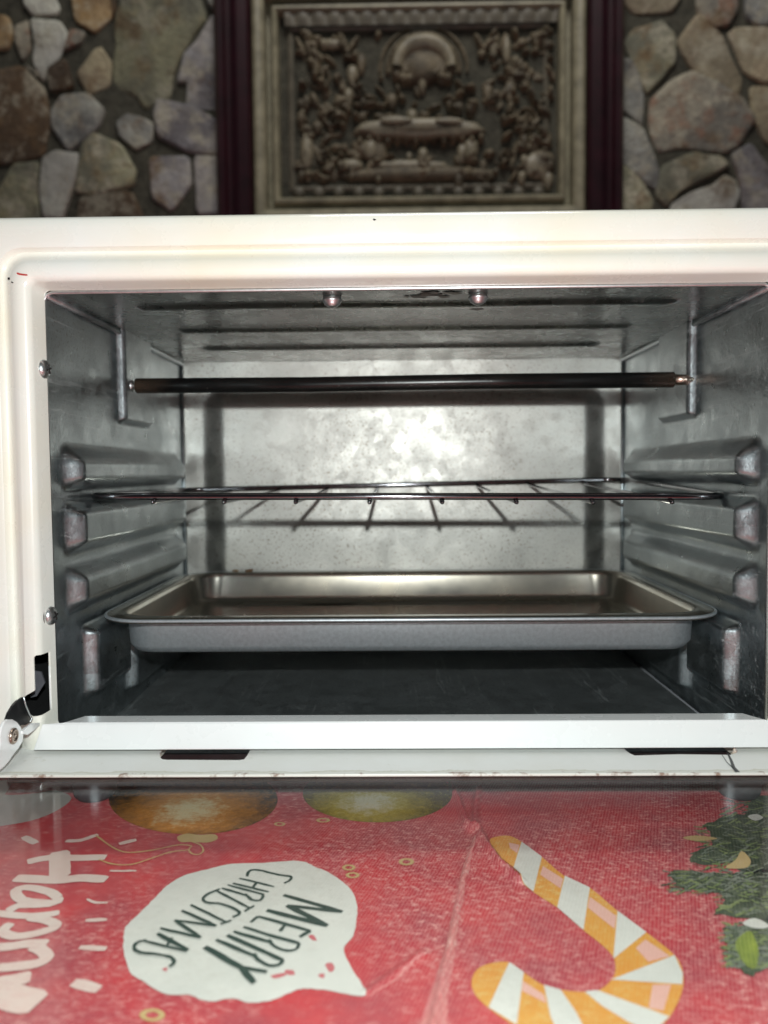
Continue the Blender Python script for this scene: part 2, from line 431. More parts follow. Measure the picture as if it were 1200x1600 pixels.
# baubles
def ell(cx, cy, rx, ry, n=48, a0=0, a1=360): return [(cx+rx*math.cos(R(a0+(a1-a0)*i/n)), cy+ry*math.sin(R(a0+(a1-a0)*i/n))) for i in range(n)]
tag(decal('bauble_print', ell(302, 1250, 132, 55), 1, bauble_mat('bauble_bronze', (.035, .022, .015), (.60, .25, .04), (.80, .68, .40), (.03, -.2))), 'printed bronze Christmas bauble')
decal('bauble_cap_print', [(277, 1309), (292, 1304), (312, 1306), (335, 1305), (340, 1312), (325, 1318), (300, 1317), (282, 1317)], 2, M['straw'], 3)
tag(decal('bauble_print', ell(590, 1241, 117, 45), 1, bauble_mat('bauble_green_gold', (.10, .07, .03), (.46, .36, .05), (.70, .66, .48), (-.05, -.2))), 'printed olive gold Christmas bauble')
strokes('bauble_string_print', [([(150, 1307), (175, 1325), (200, 1334), (240, 1330), (280, 1322), (300, 1324)], .0007),
        ([(155, 1345), (175, 1352), (205, 1353), (235, 1344), (265, 1334), (295, 1330)], .0007),
        ([(300, 1324), (295, 1330), (300, 1336), (312, 1337), (318, 1330), (312, 1322), (300, 1318)], .0006)], .0007, 3, M['straw'], 4)
# pale tag in the far left corner
decal('paper_tag_print', [(-40, 1240), (15, 1243), (60, 1240), (88, 1236), (112, 1248), (88, 1268), (50, 1283), (0, 1292), (-40, 1298)], 1, M['taupe'], 3)
decal('paper_tag_print', [(-30, 1225), (20, 1219), (17, 1228), (-5, 1262), (-30, 1275)], 2, M['taupe'])
# speech bubble
Z3 = lambda L: [(190+x/3, 1330+y/3) for x, y in L]
bub = [(20,360),(90,290),(150,230),(210,170),(290,120),(400,90),(510,65),(660,60),(830,50),(900,75),(980,110),(1050,160),(1095,220),(1105,300),(1085,400),(1040,470),(1090,570),(1145,665),(1120,685),(1000,665),(870,650),(800,665),(710,705),(600,715),(520,695),(430,710),(380,705),(320,680),(200,675),(110,620),(40,570),(10,480),(10,410)]
decal('speech_bubble_print', Z3(bub), 2, M['bub'], 5, .00018)
MER = [([(760,212),(1035,292)],.0016), ([(1030,292),(775,262)],.0014), ([(775,262),(965,358)],.0018), ([(680,285),(965,358)],.0017),
       ([(640,314),(885,383)],.0012), ([(640,314),(605,342)],.0010), ([(770,352),(742,385)],.0010), ([(885,383),(835,413)],.0012),
       ([(572,365),(720,412),(832,442)],.0011), ([(832,442),(822,468),(775,478),(715,455),(690,425)],.0009), ([(525,388),(705,440)],.0011),
       ([(495,406),(640,470),(757,525)],.0013), ([(757,525),(742,543),(692,549),(640,522),(620,492)],.0010), ([(443,428),(625,505)],.0012),
       ([(390,462),(470,508),(565,562)],.0017), ([(555,558),(682,580)],.0013), ([(560,560),(622,632)],.0017)]
CHR = [[(588,125),(600,99),(640,95),(740,118),(792,126),(790,142),(762,158)],
       [(552,134),(715,174)], [(522,158),(690,198)], [(632,156),(612,182)],
       [(497,166),(668,212)], [(665,214),(650,238),(610,236),(580,208)], [(470,182),(590,218)],
       [(448,196),(600,275)], [(622,264),(576,292)],
       [(462,186),(402,212),(382,236),(405,252),(470,258),(538,286),(552,305),(520,320)],
       [(325,262),(492,344)], [(515,335),(463,353)],
       ([(282,290),(445,362)],.0013), ([(440,362),(250,336)],.0012), ([(250,336),(372,418)],.0014), ([(180,374),(368,418)],.0012),
       ([(168,400),(312,478)],.0015), ([(105,434),(305,484)],.0011), ([(238,420),(212,458)],.0009),
       ([(118,432),(72,444),(60,470),(88,490),(170,500),(232,514),(246,538),(224,558)],.0011)]
z3s = lambda lst: [((Z3(s[0]), s[1]) if isinstance(s, tuple) else Z3(s)) for s in lst]
tag(strokes('merry_lettering', [(a, b*1.25) for a, b in z3s(MER)], .0012, 3.3, M['ink']), 'dark green hand lettering reading MERRY')
tag(strokes('christmas_lettering', z3s(CHR), .00110, 3.3, M['ink'], 4), 'dark green hand lettering reading CHRISTMAS')
rf = print_mat('cloth_red_fleck', (.62, .10, .13), (.66, .22, .22), (.70, .5, .45), .5)
for L in ([(875,405),(900,400),(915,425),(895,425)], [(700,590),(760,578),(770,590),(715,605)], [(765,565),(805,565),(810,588),(775,585)], [(955,540),(985,530),(1000,560),(975,575)], [(920,590),(950,580),(945,605)], [(190,560),(215,552),(210,572)]):
    decal('red_fleck_print', Z3(L), 3, rf, 2, .0001)
# Happy
Z4 = lambda L: [(x*.1938, 1290+y*.19375) for x, y in L]
u = .00021
HAP = [([(220,300),(330,275),(450,262),(600,268),(855,262)],.0085*.75), ([(120,430),(300,440),(480,447),(660,430),(860,442)],.0085*.85), ([(480,215),(482,330),(482,425)],.0105),
       ([(470,590),(400,545),(230,508),(130,530),(150,590),(230,620),(440,632),(465,590)],.0052), ([(430,640),(300,648),(150,655),(70,700)],.0052),
       ([(480,712),(330,735),(150,738),(-60,712)],.0048), ([(230,755),(380,775),(450,815),(400,850),(250,890),(110,905),(25,865),(90,800)],.0052),
       ([(385,962),(220,965),(100,985),(-60,1000)],.0060), ([(260,985),(350,1030),(375,1080),(300,1125),(130,1150),(-40,1165)],.0058),
       ([(-80,1345),(60,1390),(310,1450)],.014), ([(-60,1290),(80,1270),(250,1235)],.008)]
tag(strokes('happy_lettering', [(Z4(s), w_*.72) for s, w_ in HAP], .005, 1.5, M['letter_w'], 4), 'cream brush lettering reading Happy')
DASH = [([(640,990),(860,1000)],.0045), ([(590,1272),(800,1330)],.0075), ([(690,772),(862,765)],.0035), ([(700,600),(770,628),(870,628)],.0022), ([(190,95),(290,150)],.006),
        ([(530,130),(650,125),(790,78)],.005), ([(885,372),(1100,372)],.0022), ([(960,155),(1100,120)],.005), ([(430,1900),(520,1900)],.006)]
for s, w_ in DASH: strokes('dash_print', [(Z4(s), w_*.55)], w_, 1.5, M['letter_w'])
# little rings
for (cx, cy, rx, ry) in ((545, 1357, 10.5, 4.6), (551, 1369, 11, 4.6), (635, 1348, 12, 5.5), (505, 1283, 11, 3.6), (238, 1588, 20, 10), (437, 1289, 9, 3)):
    V = []; F = []; n = 24
    for k in range(n):
        for q in (1, .52):
            p = atZ(cx+rx*q*math.cos(2*math.pi*k/n), cy+ry*q*math.sin(2*math.pi*k/n), 0); V.append(Vector((p.x, p.y, .0004)))
    for k in range(n): a = 2*k; b = 2*((k+1) % n); F.append((a, b, b+1, a+1))
    obj('ring_print', V, F, M['straw'], cloth)
# candy cane
Z5 = lambda L: [(700+x/3, 1290+y/3) for x, y in L]
cane = [(195,75),(230,55),(290,52),(345,80),(440,150),(545,240),(665,295),(795,405),(930,505),(1065,615),(1102,700),(1095,790),(1040,900),(960,980),(850,1040),(700,1075),(550,1060),(400,995),(290,930),(190,860),(130,800),(110,740),(135,680),(200,650),(285,645),(350,690),(450,755),(530,775),(640,785),(710,775),(765,730),(785,680),(772,615),(700,545),(635,495),(515,390),(400,315),(300,230),(230,150)]
decal('candy_cane_print', Z5(cane), 1.2, M['orange'], 3)
for L in ([(345,80),(440,150),(400,315),(298,228)], [(548,240),(665,295),(635,495),(512,388)], [(795,405),(930,505),(775,630),(778,590)], [(1062,613),(1101,700),(1098,750),(765,728)],
          [(640,783),(700,778),(1037,902),(960,978),(850,930),(720,850)], [(450,753),(528,776),(600,880),(700,1073),(550,1058),(480,900)], [(288,646),(355,692),(322,940),(190,858)]):
    decal('cane_stripe_print', Z5(L), 2.2, M['white_p'])
for L in ([(445,195),(540,255),(528,300),(432,235)], [(665,340),(790,430),(781,490),(655,390)], [(925,540),(1040,618),(940,645),(880,580)], [(960,752),(1046,752),(1010,875),(940,862)], [(350,735),(450,800),(462,840),(345,780)], [(285,85),(335,95),(325,135),(290,110)]):
    decal('cane_highlight_print', Z5(L), 2.2, M['pale_pink'])
crease_pale = print_mat('cloth_crease_highlight', (.62, .14, .15), (.70, .22, .20), (.84, .52, .46), .9)  # pale strips paint the bright line of the raised creases into the cloth
def strip_px(c, ws, layer, name, mat):
    P = []; Q = []
    for (x, y), w_ in zip(c, ws): P.append((x-w_/2, y)); Q.append((x+w_/2, y))
    return decal(name, P+Q[::-1], layer, mat, 3, .0004)
strip_px([(742, 1312), (736, 1335), (723, 1380), (708, 1460), (692, 1530), (676, 1612)], [3, 7, 11, 14, 24, 34], .6, 'crease_highlight', crease_pale)
strip_px([(580, 1556), (620, 1530), (655, 1498), (690, 1480)], [2, 5, 6, 3], .6, 'crease_highlight', crease_pale)
# evergreen sprigs at the right
Z6 = lambda L: [(1020+x*.2314, 1230+y*.23125) for x, y in L]
for L in ([(650,90),(780,60),(1000,80),(1000,600),(600,570),(520,520),(300,530),(262,470),(400,385),(380,300),(340,262),(480,205),(640,175)],
          [(100,590),(200,572),(500,590),(650,560),(1000,600),(1000,880),(560,880),(400,850),(480,740),(300,700),(200,680)],
          [(500,960),(600,945),(800,880),(1000,900),(1000,1180),(780,1200),(690,1280),(580,1230),(520,1130)]):
    decal('evergreen_print', Z6(L), 1, M['green_d'], 4, .0009)
NV, NF = {0: [], 1: [], 2: []}, {0: [], 1: [], 2: []}
for i in range(1300):
    x, y = random.choice([(random.uniform(330, 1000), random.uniform(100, 560)), (random.uniform(130, 1000), random.uniform(575, 860)), (random.uniform(520, 1000), random.uniform(930, 1220))])
    if x < 500 and y < 250: continue
    if x < 480 and y > 720: continue
    L_ = random.uniform(40, 105); A = math.pi + random.uniform(-.9, .75)
    k = random.randrange(3)
    ribbon(Z6([(x, y), (x+L_*math.cos(A), y+L_*.6*math.sin(A))]), random.uniform(.0004, .0009), 2.0+random.random(), NV[k], NF[k])
for k, m_ in ((0, M['green_l']), (1, M['green_d']), (2, print_mat('cloth_grey_green_print', (.20, .23, .18), (.14, .18, .13), (.34, .36, .28), .5))):
    tag(obj('needle_print', NV[k], NF[k], m_, cloth), kind='stuff')
decal('berry_print', Z6([(560,1060),(610,1000),(660,985),(700,1060),(715,1150),(690,1235),(630,1215),(580,1140)]), 3.2, M['lime'], 3)
decal('leaf_print', Z6([(490,550),(560,500),(600,440),(660,500),(640,550),(560,560)]), 3.2, M['straw'], 3)
decal('leaf_print', Z6([(200,350),(300,335),(440,355),(300,373)]), 3.2, M['straw'], 3)
decal('leaf_print', Z6([(605,930),(690,895),(790,950),(700,965)]), 3.2, M['white_p'], 3)
decal('leaf_print', Z6([(640,205),(700,190),(745,215),(690,235)]), 3.2, M['white_p'], 3)

# ------------------------------------------------------------------ toaster oven
oven = empty('toaster_oven', (0.006, .11, 0)); tag(oven, 'white toaster oven with its glass door lowered, standing on the red cloth', 'toaster oven')
parts = []
XL, XR = -.150, .161; ZF, ZT = CZ-.129, CZ+.078; YF, YB = .012, .224
DY = .001
def ribs(Y, Z, sgn, fr=0.0):
    h = np.zeros_like(Y); z = Z-CZ; y = Y+fr
    def up(v):
        nonlocal h; h = np.maximum(h, v)
    endr = trap(y, .0230, .0322, .198, .213)
    up(.008*endr*trap(z, -.0078, -.0012, .0040, .0150))
    up(.008*endr*trap(z, -.0380, -.0300, -.0190, -.0122))
    up(.008*endr*trap(z, -.0650, -.0570, -.0495, -.0400))
    up(.0045*trap(y, .0960, .0995, .143, .153)*trap(z, .0270, .0305, .080, .090))
    up(.0070*trap(y, .0400, .0455, .088, .093)*trap(z, -.1085, -.1040, -.0765, -.0718))
    up(.0068*trap(y, .0955, .1015, .150, .158)*trap(z, -.1215, -.1170, -.085, -.0745))
    dent = .0001*np.sin(y*190+z*60)*np.sin(z*130+y*40)
    return h+dent
ys = np.arange(YF, YB+1e-6, .0010); zs = np.arange(ZF, ZT+1e-6, .0009)
parts.append(sheet('side_panel', ys, zs, lambda U, V: np.stack([XL+ribs(U, V, 1), U, V], -1), M['galv']))
parts.append(sheet('side_panel', ys, zs, lambda U, V: np.stack([XR-ribs(U, V, -1, .004), U, V], -1), M['galv'], flip=True))
def backh(X, Z):
    z = Z-CZ; cx, cz = .0065, (-.108+.062)/2
    hx, hz = .1425, (.062+.108)/2; r = .018
    qx = np.abs(X-cx)-(hx-r); qz = np.abs(z-cz)-(hz-r)
    d = np.sqrt(np.maximum(qx, 0)**2+np.maximum(qz, 0)**2)+np.minimum(np.maximum(qx, qz), 0)-r   # signed distance to outer edge of bevel
    return .0065*sstep(0, .018, -d) - .0002*np.sin(X*70)*np.sin(z*90)
xs = np.arange(XL, XR+1e-6, .0012)
parts.append(sheet('back_panel', xs, zs, lambda U, V: np.stack([U, YB-backh(U, V), V], -1), M['galv_back']))
def ceil(X, Y):
    h = np.zeros_like(X)
    for yc, hw, c in ((.043, .121, .006), (.103, .118, .006), (.163, .119, .004)):
        d = np.maximum(np.abs(X-c)-hw, 0); q = np.sqrt(d**2+(Y-yc)**2); h = np.maximum(h, .0018*(1-sstep(.0015, .0065, q)))
    return h + .0003*np.sin(X*45+1)*np.sin(Y*60)
parts.append(sheet('ceiling_panel', xs, ys, lambda U, V: np.stack([U, V, ZT-ceil(U, V)], -1), M['galv_top'], flip=True))
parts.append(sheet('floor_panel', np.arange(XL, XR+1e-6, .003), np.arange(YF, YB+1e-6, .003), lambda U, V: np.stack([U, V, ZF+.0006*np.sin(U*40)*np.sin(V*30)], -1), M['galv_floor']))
# folded seams in the cavity corners and the rolled front edge
for X, s in ((XL, 1), (XR, -1)):
    parts.append(tube('corner_seam', [(X+s*.0014, YF, ZT-.0012), (X+s*.0014, YB, ZT-.0012)], .0016, M['galv']))
    parts.append(tube('corner_seam', [(X+s*.0008, YB-.0008, ZF), (X+s*.0008, YB-.0008, ZT)], .0011, M['galv']))
parts.append(tube('rolled_edge', [(XL, YF, ZF), (XL, YF, ZT-.004), (XL+.0012, YF, ZT-.0012), (XL+.004, YF, ZT), (XR-.004, YF, ZT), (XR-.0012, YF, ZT-.0012), (XR, YF, ZT-.004), (XR, YF, ZF)], .0009, M['screw']))

# front frame: one pressed and rolled white sheet swept round the opening
OX0, OX1, OZ0, OZ1 = -.1507, .1632, CZ-.112, CZ+.0802
prof = [(0, .0112), (0, .0035), (.0006, .0014), (.0022, .0002), (.0045, 0), (.0072, .0003), (.0095, .0020), (.0112, .0036), (.0126, .0040), (.0132, .0020), (.0136, .0006), (.0150, 0), (.0215, 0), (.0245, .0006), (.0262, .0022), (.0270, .005), (.0270, .018)]
prof[0] = (-.0016, .0112)
def offset2(pr, t):
    o = []
    for i, p in enumerate(pr):
        a = pr[max(0, i-1)]; b = pr[min(len(pr)-1, i+1)]; dx, dy = b[0]-a[0], b[1]-a[1]; L_ = math.hypot(dx, dy); o.append((p[0]-dy/L_*t, p[1]+dx/L_*t))
    return o
prof = prof + offset2(prof, .0008)[::-1]
V, F = [], []; rings = []
for (o_, y_) in prof:
    ex = .016*max(0, min(1, (o_-.0150)/.0060)); rr = rrect(OX0-o_-ex, OX1+o_+ex, OZ0-o_, OZ1+o_, .0035+min(o_, .0136)*.55, 8); rings.append(len(V)); V += [Vector((x, y_, max(z, CZ-.1205-o_*.02-y_*.02))) for x, z in rr]; nr = len(rr)
for i in range(len(prof)):
    j = (i+1) % len(prof)
    for k in range(nr):
        l = (k+1) % nr; F.append((rings[i]+k, rings[i]+l, rings[j]+l, rings[j]+k))
front = obj('front_frame', V, F, M['enamel'])
bm = bmesh.new(); bm.from_mesh(front.data); bmesh.ops.recalc_face_normals(bm, faces=bm.faces); bm.to_mesh(front.data); bm.free()
slot_px = [(34.5,1040),(35,1036),(38,1033.5),(57,1033.5),(61,1035),(63,1039),(67,1057),(72,1080),(71.5,1090),(70,1102),(67,1115),(62,1122),(54,1127),(46,1131),(33,1132),(26,1128),(10,1128),(10,1110),(22,1098),(36,1090)]
G0 = lambda x, y: atZ(x, y, CZ-.1175)
cut = prism('cutter', [atY(x, y, -.01) for x, y in slot_px], (0, .0175, 0), None)
cut2 = [prism('cutter', [(G0(a, 1176).x, -.01, CZ-.128), (G0(b, 1176).x, -.01, CZ-.128), (G0(b, 1176).x, -.01, CZ-.1145), (G0(a, 1176).x, -.01, CZ-.1145)], (0, .04, 0), None) for a, b in ((246, 392), (974, 1156))]
bm = bmesh.new()
for c_ in [cut]+cut2: bm.from_mesh(c_.data)
for c_ in cut2: bpy.data.objects.remove(c_)
bm.to_mesh(cut.data); bm.free()
b_ = front.modifiers.new('slot', 'BOOLEAN'); b_.object = cut; b_.operation = 'DIFFERENCE'; b_.solver = 'EXACT'
bpy.context.view_layer.update(); dg = bpy.context.evaluated_depsgraph_get()
me2 = bpy.data.meshes.new_from_object(front.evaluated_get(dg)); front.modifiers.clear(); front.data = me2
bpy.data.objects.remove(cut)
me2.polygons.foreach_set('use_smooth', [True]*len(me2.polygons))
try: me2.set_sharp_from_angle(angle=R(50))
except Exception as e: print(e)
parts.append(front)
# added black liner behind the slot, standing in for its unlit inside
A0 = atY(5, 1020, .004); A1 = atY(74, 1140, .004)
def openbox(name, x0, x1, y0, y1, z0, z1, mat):
    V = [(x0, y0, z0), (x1, y0, z0), (x1, y0, z1), (x0, y0, z1), (x0, y1, z0), (x1, y1, z0), (x1, y1, z1), (x0, y1, z1)]
    return obj(name, V, [(4, 5, 6, 7), (0, 1, 5, 4), (3, 7, 6, 2), (0, 4, 7, 3), (1, 2, 6, 5)], mat)
parts.append(openbox('slot_dark_liner', A0.x, -.1512, .0185, .06, A1.z, A0.z, M['black']))
parts.append(prism('bracket', [atY(x, y, .016) for x, y in [(46,1048),(50,1047.5),(64,1050),(70,1067),(63,1078),(57,1088),(48,1090),(45,1078),(47,1071),(44,1066)]], (0, .001, 0), M['arm_grey']))
parts.append(tube('slot_rim', [(OX0+.0002, .0078, atX(64, y, OX0).z) for y in (1047, 1075, 1100, 1120)], .0005, M['enamel_lip']))
# casing
def casing():
    x0, x1, z0, z1, y0, y1 = OX0-.0420, OX1+.0420, CZ-.1310, OZ1+.0262, .0185, .262
    rr = rrect(x0, x1, z0, z1, .008, 6); V = [(x, y0, z) for x, z in rr]+[(x, y1, z) for x, z in rr]; n = len(rr)
    F = [(k, (k+1) % n, n+(k+1) % n, n+k) for k in range(n)]+[tuple(range(n, 2*n))]
    return obj('outer_casing', V, F, M['casing'])
parts.append(casing())
parts.append(box('base_pan', (OX0-.02, .0100, CZ-.1350), (OX1+.02, .2400, CZ-.1315), M['black']))  # base pan kept black so the hinge notches show only shade
parts.append(box('shade_skirt', (OX0-.02, .0080, CZ-.1350), (OX1+.02, .0098, CZ-.1225), M['dark_metal']))  # dark strip added to stand in for shade under the door frame
# lower lip
a1, a2, a3 = atY(133, 1118, .0075), atY(1160, 1113, .0075), atY(68, 1130, .0)
zf = (atY(600, 1127, -.001).z); zb = atY(600, 1170, -.0045).z; zt = atY(600, 1116.5, .0085).z
tf = [(atY(133, 1118, .0085).x, .0085, zt), (atY(1160, 1113, .0085).x, .0085, zt), (atY(1196, 1124, -.001).x, -.001, zf), (atY(1222, 1133, -.002).x, -.0015, zf-.0005),
      (atY(1250, 1170, -.0045).x, -.0045, zb), (atY(52, 1171, -.0045).x, -.0045, zb), (atY(66, 1132, -.0015).x, -.0015, zf-.0005), (atY(99, 1128.5, -.001).x, -.001, zf)]
bm = bmesh.new(); vv = [bm.verts.new(p) for p in tf]
bm.faces.new([vv[0], vv[1], vv[2], vv[7]]); bm.faces.new([vv[7], vv[2], vv[3], vv[4], vv[5], vv[6]])
lip = bmobj('lower_lip', bm, M['enamel_lip']); s_ = lip.modifiers.new('t', 'SOLIDIFY'); s_.thickness = .0009; s_.offset = -1; bevel(lip, .0005, 2)
parts.append(lip)
# screws on the jamb
def screwhead(px, py):
    c = atX(px, py, OX0); o = []
    o.append(lathe('screw_hole', [(.0052, .0), (.0052, .0002)], c, (1, 0, 0), M['dark_metal'], 20))
    h = lathe('screw', [(.0042, .0002), (.0042, .0010), (.0037, .0020), (.0025, .0028), (.0010, .0031)], c, (1, 0, 0), M['screw'], 20)
    o.append(h)
    for d in ((0, 1, .35), (0, -.35, 1)):
        d = Vector(d).normalized(); n_ = Vector((1, 0, 0)).cross(d)*.00035; p = c+Vector((.0029, 0, 0))
        o.append(prism('screw_cross', [p+d*.002+n_, p+d*.002-n_, p-d*.002-n_, p-d*.002+n_], (.00045 if d.z < .5 else .0005, 0, 0), M['dark_metal']))
    h0 = h; adopt(h0, *[x for x in o if x.name.startswith('screw_cross')]); return [o[0], h0]
parts += screwhead(65.5, 577); parts += screwhead(76, 962)
# screw tips poking through the ceiling
for px, py in ((519, 468), (747, 464)):
    c = atZ(px, py, ZT-.001); pr = [(.0040, -.001), (.0044, .0002), (.0046, .0006), (.0040, .0010), (.0041, .0014), (.0034, .0018), (.0036, .0022), (.0026, .0026), (.0026, .0029), (.0014, .0034), (.0005, .0038)]
    parts.append(lathe('screw_tip', pr, c, (0, 0, -1), M['screw'], 16))
# heating element
e0 = atY(214, 603, .108); e1 = atY(1052, 593.5, .095)
parts.append(tube('heating_element', [e0, e0.lerp(e1, .33)+Vector((0, 0, -.0004)), e0.lerp(e1, .66)+Vector((0, 0, .0002)), e1], .0042, M['element'], 20))
parts[-1]['label'] = 'dark tubular heating element'
el = parts[-1]
p0 = e0.copy()
t1 = lathe('element_pin', [(.0016, -.0075), (.0016, -.004), (.0032, -.0038), (.0032, -.0022), (.0020, -.0018), (.0020, .0005)], e0, (1, 0, 0), M['screw'], 16)
t2 = lathe('element_pin', [(.0030, -.0004), (.0028, .006), (.0028, .0075), (.0018, .0078), (.0018, .0105)], e1, (1, 0, 0), M['rivet'], 16)
adopt(el, t1, t2)
# feet
for (x, y) in ((-.1385, .024), (.155, .024), (-.1385, .235), (.155, .235)):
    parts.append(lathe('foot', [(.0078, .0005), (.0092, .0022), (.0098, .006), (.0098, .0125)], (x, y, 0), (0, 0, 1), M['foot'], 28))
# door, hinged at the bottom and lying open
ZD = CZ-.1175
door = bpy.data.objects.new('door', None); link(door); door.location = (0, 0, ZD); parts.append(door)
dp = [atZ(x, y, ZD) for x, y in [(8,1207),(22,1188),(36,1166),(46,1160)]]
yi = atZ(600, 1209.5, ZD).y
def G(px, py): p = atZ(px, py, ZD); return Vector((p.x, p.y, ZD))
back = .003
out_ = [Vector((-.1715, yi, ZD)), Vector((-.1715, back, ZD)), Vector((G(250, 1174).x, back, ZD))]
notch1 = [G(250, 1176), G(251, 1183), G(254, 1186), G(262, 1187), G(372, 1187.5), G(381, 1186), G(386, 1180), G(388, 1176)]
notch2 = [G(978, 1172), G(985, 1177), G(992, 1180), G(1060, 1178), G(1140, 1179), G(1150, 1176), G(1152, 1171)]
out_ += notch1 + [Vector((notch1[-1].x, back, ZD)), Vector((notch2[0].x, back, ZD))] + notch2 + [Vector((notch2[-1].x, back, ZD)), Vector((.185, back, ZD)), Vector((.185, yi, ZD))]
df = prism('door_frame', out_, (0, 0, -.0011), M['door'], .0003)
# side rails and far rail of the door (towards the viewer)
dr = [box('door_rail', (-.1715, -.205, ZD-.006), (-.1585, yi-.0005, ZD), M['door'], .001), box('door_rail', (.172, -.205, ZD-.006), (.185, yi-.0005, ZD), M['door'], .001), box('door_rail', (-.158, -.205, ZD-.006), (.1715, -.185, ZD), M['door'], .001)]
gl = box('glass_pane', (-.158, -.1845, ZD-.0035), (.1715, yi+.004, ZD-.0014), M['glass'])
# crack in the frame paint
cr = strokes  # (kept simple: a thin dark chip in the enamel)
V, F = [], []
for pts, w_ in (([(1136, 1176), (1142, 1188), (1146, 1200), (1152, 1207)], .0008), ([(1128, 1180), (1136, 1192), (1146, 1201)], .0003)):
    P = [G(x, y)+Vector((0, 0, .0002)) for x, y in pts]; b = len(V)
    for i, p in enumerate(P): V += [p+Vector((w_*(.4+.3*i), 0, 0)), p-Vector((w_*(.4+.2*i), 0, 0))]
    for i in range(len(P)-1): F.append((b+2*i, b+2*i+2, b+2*i+3, b+2*i+1))
chip = obj('paint_chip', V, F, M['dark_metal'])
def patch(name, poly, mat, off, jag=0, k=3):
    P = catmull(poly, k, True); P = [p + Vector((random.uniform(-1, 1), random.uniform(-1, 1) if abs(off[1]) < 1e-9 else 0, random.uniform(-1, 1) if abs(off[2]) < 1e-9 else 0))*jag for p in P]
    P = [p + Vector(off) for p in P]; tr = tessellate_polygon([P]); return obj(name, P, tr, mat)
redm = simple('red_mark', (.5, .04, .03), 0, .5, .2, 100, 0)
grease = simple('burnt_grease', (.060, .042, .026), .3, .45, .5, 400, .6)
dark_dull = simple('ceiling_grime_tray_band', (.12, .11, .09), .6, .45, .4, 300, .5)
for L, m_ in (([(27, 426), (33, 427.5), (43, 429), (43, 431), (35, 430.5), (28, 429)], redm), ([(13, 434), (16, 434), (16, 437), (13, 437)], M['dark_metal']), ([(18, 440), (22, 442), (19, 442.5)], M['dark_metal']), ([(583, 342), (588, 343.5), (584, 345)], M['dark_metal'])):
    parts.append(patch('enamel_mark', [atY(x, y, 0) for x, y in L], m_, (0, -.0004, 0)))
for i in range(16):
    cx, cy = random.gauss(655, 42), random.choice([456, 459, 462, 476, 479, 481]); rx_ = random.uniform(4, 20); ry_ = random.uniform(.8, 2.6)
    parts.append(patch('grease_stain', [atZ(cx+rx_*math.cos(a)*random.uniform(.6, 1.2), cy+ry_*math.sin(a)*random.uniform(.6, 1.2), ZT) for a in np.linspace(0, 5.6, 9)], random.choice([grease, dark_dull]), (0, 0, -.0006 if not 470 < cy < 484 else -.0006), .0002))
# hinge
XH = -.153
arm = prism('hinge_arm', [atX(x, y, XH-.0016) for x, y in [(36,1089),(28,1094),(20,1103),(13,1115),(8,1130),(-2,1152),(-6,1180),(2,1190),(12,1160),(22,1140),(34,1133),(40,1133),(44,1131),(50,1128),(46,1108)]], (-.001, 0, 0), M['dark_metal'], .0002)
ear = prism('hinge_ear', [atX(x, y, XH) for x, y in [(12,1124),(20,1124),(27,1128),(33,1136),(37,1148),(36,1158),(30,1168),(22,1178),(14,1190),(6,1199),(-6,1208),(-14,1205),(-8,1185),(-2,1175),(1,1160),(0,1150),(3,1136),(7,1128)]], (-.0012, 0, 0), M['enamel_lip'], .0003)
link_ = prism('hinge_link', [atX(x, y, XH+.0008) for x, y in [(36,1147),(44,1148),(54,1141),(66,1131),(62,1129),(50,1130),(42,1136),(36,1143)]], (-.001, 0, 0), M['enamel_lip'], .0003)
rc = atX(20, 1150, XH)
riv = lathe('rivet', [(.0032, -.0002), (.0032, .0006), (.0027, .0011), (.0020, .0011), (.0018, .0004), (.0010, .0009), (.0004, .0011)], rc, (1, 0, 0), M['rivet'], 22)
spr = tube('spring_wire', [atX(x, y, XH-.0002) for x, y in [(37,1089),(40,1102),(46,1116),(50,1123),(47,1128)]], .0004, M['screw'])
bpy.context.view_layer.update()
adopt(door, df, gl, chip, arm, ear, link_, riv, spr, *dr)
bpy.context.view_layer.update()
adopt(oven, *parts)

# ------------------------------------------------------------------ wire rack
rack = empty('wire_rack', (.006, .13, CZ-.012)); tag(rack, 'chromed wire rack on the upper side ridges above the tray', 'oven rack')
rx0, rx1, ry0, ry1 = -.1480, .1590, .044, .213
zFL, zFR = CZ-.0105, atY(1120, 776, ry0).z; zRL, zRR = CZ-.0115, atY(930, 749, ry1).z
print('rack z', zFL-CZ, zFR-CZ, zRL-CZ, zRR-CZ)
def rz(x, y):
    u_ = (x-rx0)/(rx1-rx0); v_ = (y-ry0)/(ry1-ry0)
    return (zFL*(1-u_)+zFR*u_)*(1-v_)+(zRL*(1-u_)+zRR*u_)*v_
loop = rrect(rx0, rx1, ry0, ry1, .016, 8)
path = []
for i in range(len(loop)):
    a = loop[i]; b = loop[(i+1) % len(loop)]; L_ = math.dist(a, b); k = max(1, int(L_/.02))
    for s in range(k):
        x = a[0]+(b[0]-a[0])*s/k; y = a[1]+(b[1]-a[1])*s/k; path.append((x, y, rz(x, y)))
rp = [tube('rack_frame', path, .0017, M['chrome'], 12, True)]
for px in (237, 348, 460, 575, 688, 803, 921, 1043):
    x = (px-614)/1200*(ry0+.32)
    rp.append(tube('rack_wire', [(x, ry0-.0030, rz(x, ry0)-.0028), (x, ry0-.0016, rz(x, ry0)-.0024), (x*1.0, (ry0+ry1)/2, rz(x, (ry0+ry1)/2)-.0024), (x, ry1+.002, rz(x, ry1)-.0020)], [.0009, .0012, .0011, .0011], M['chrome'], 8))
adopt(rack, *rp)

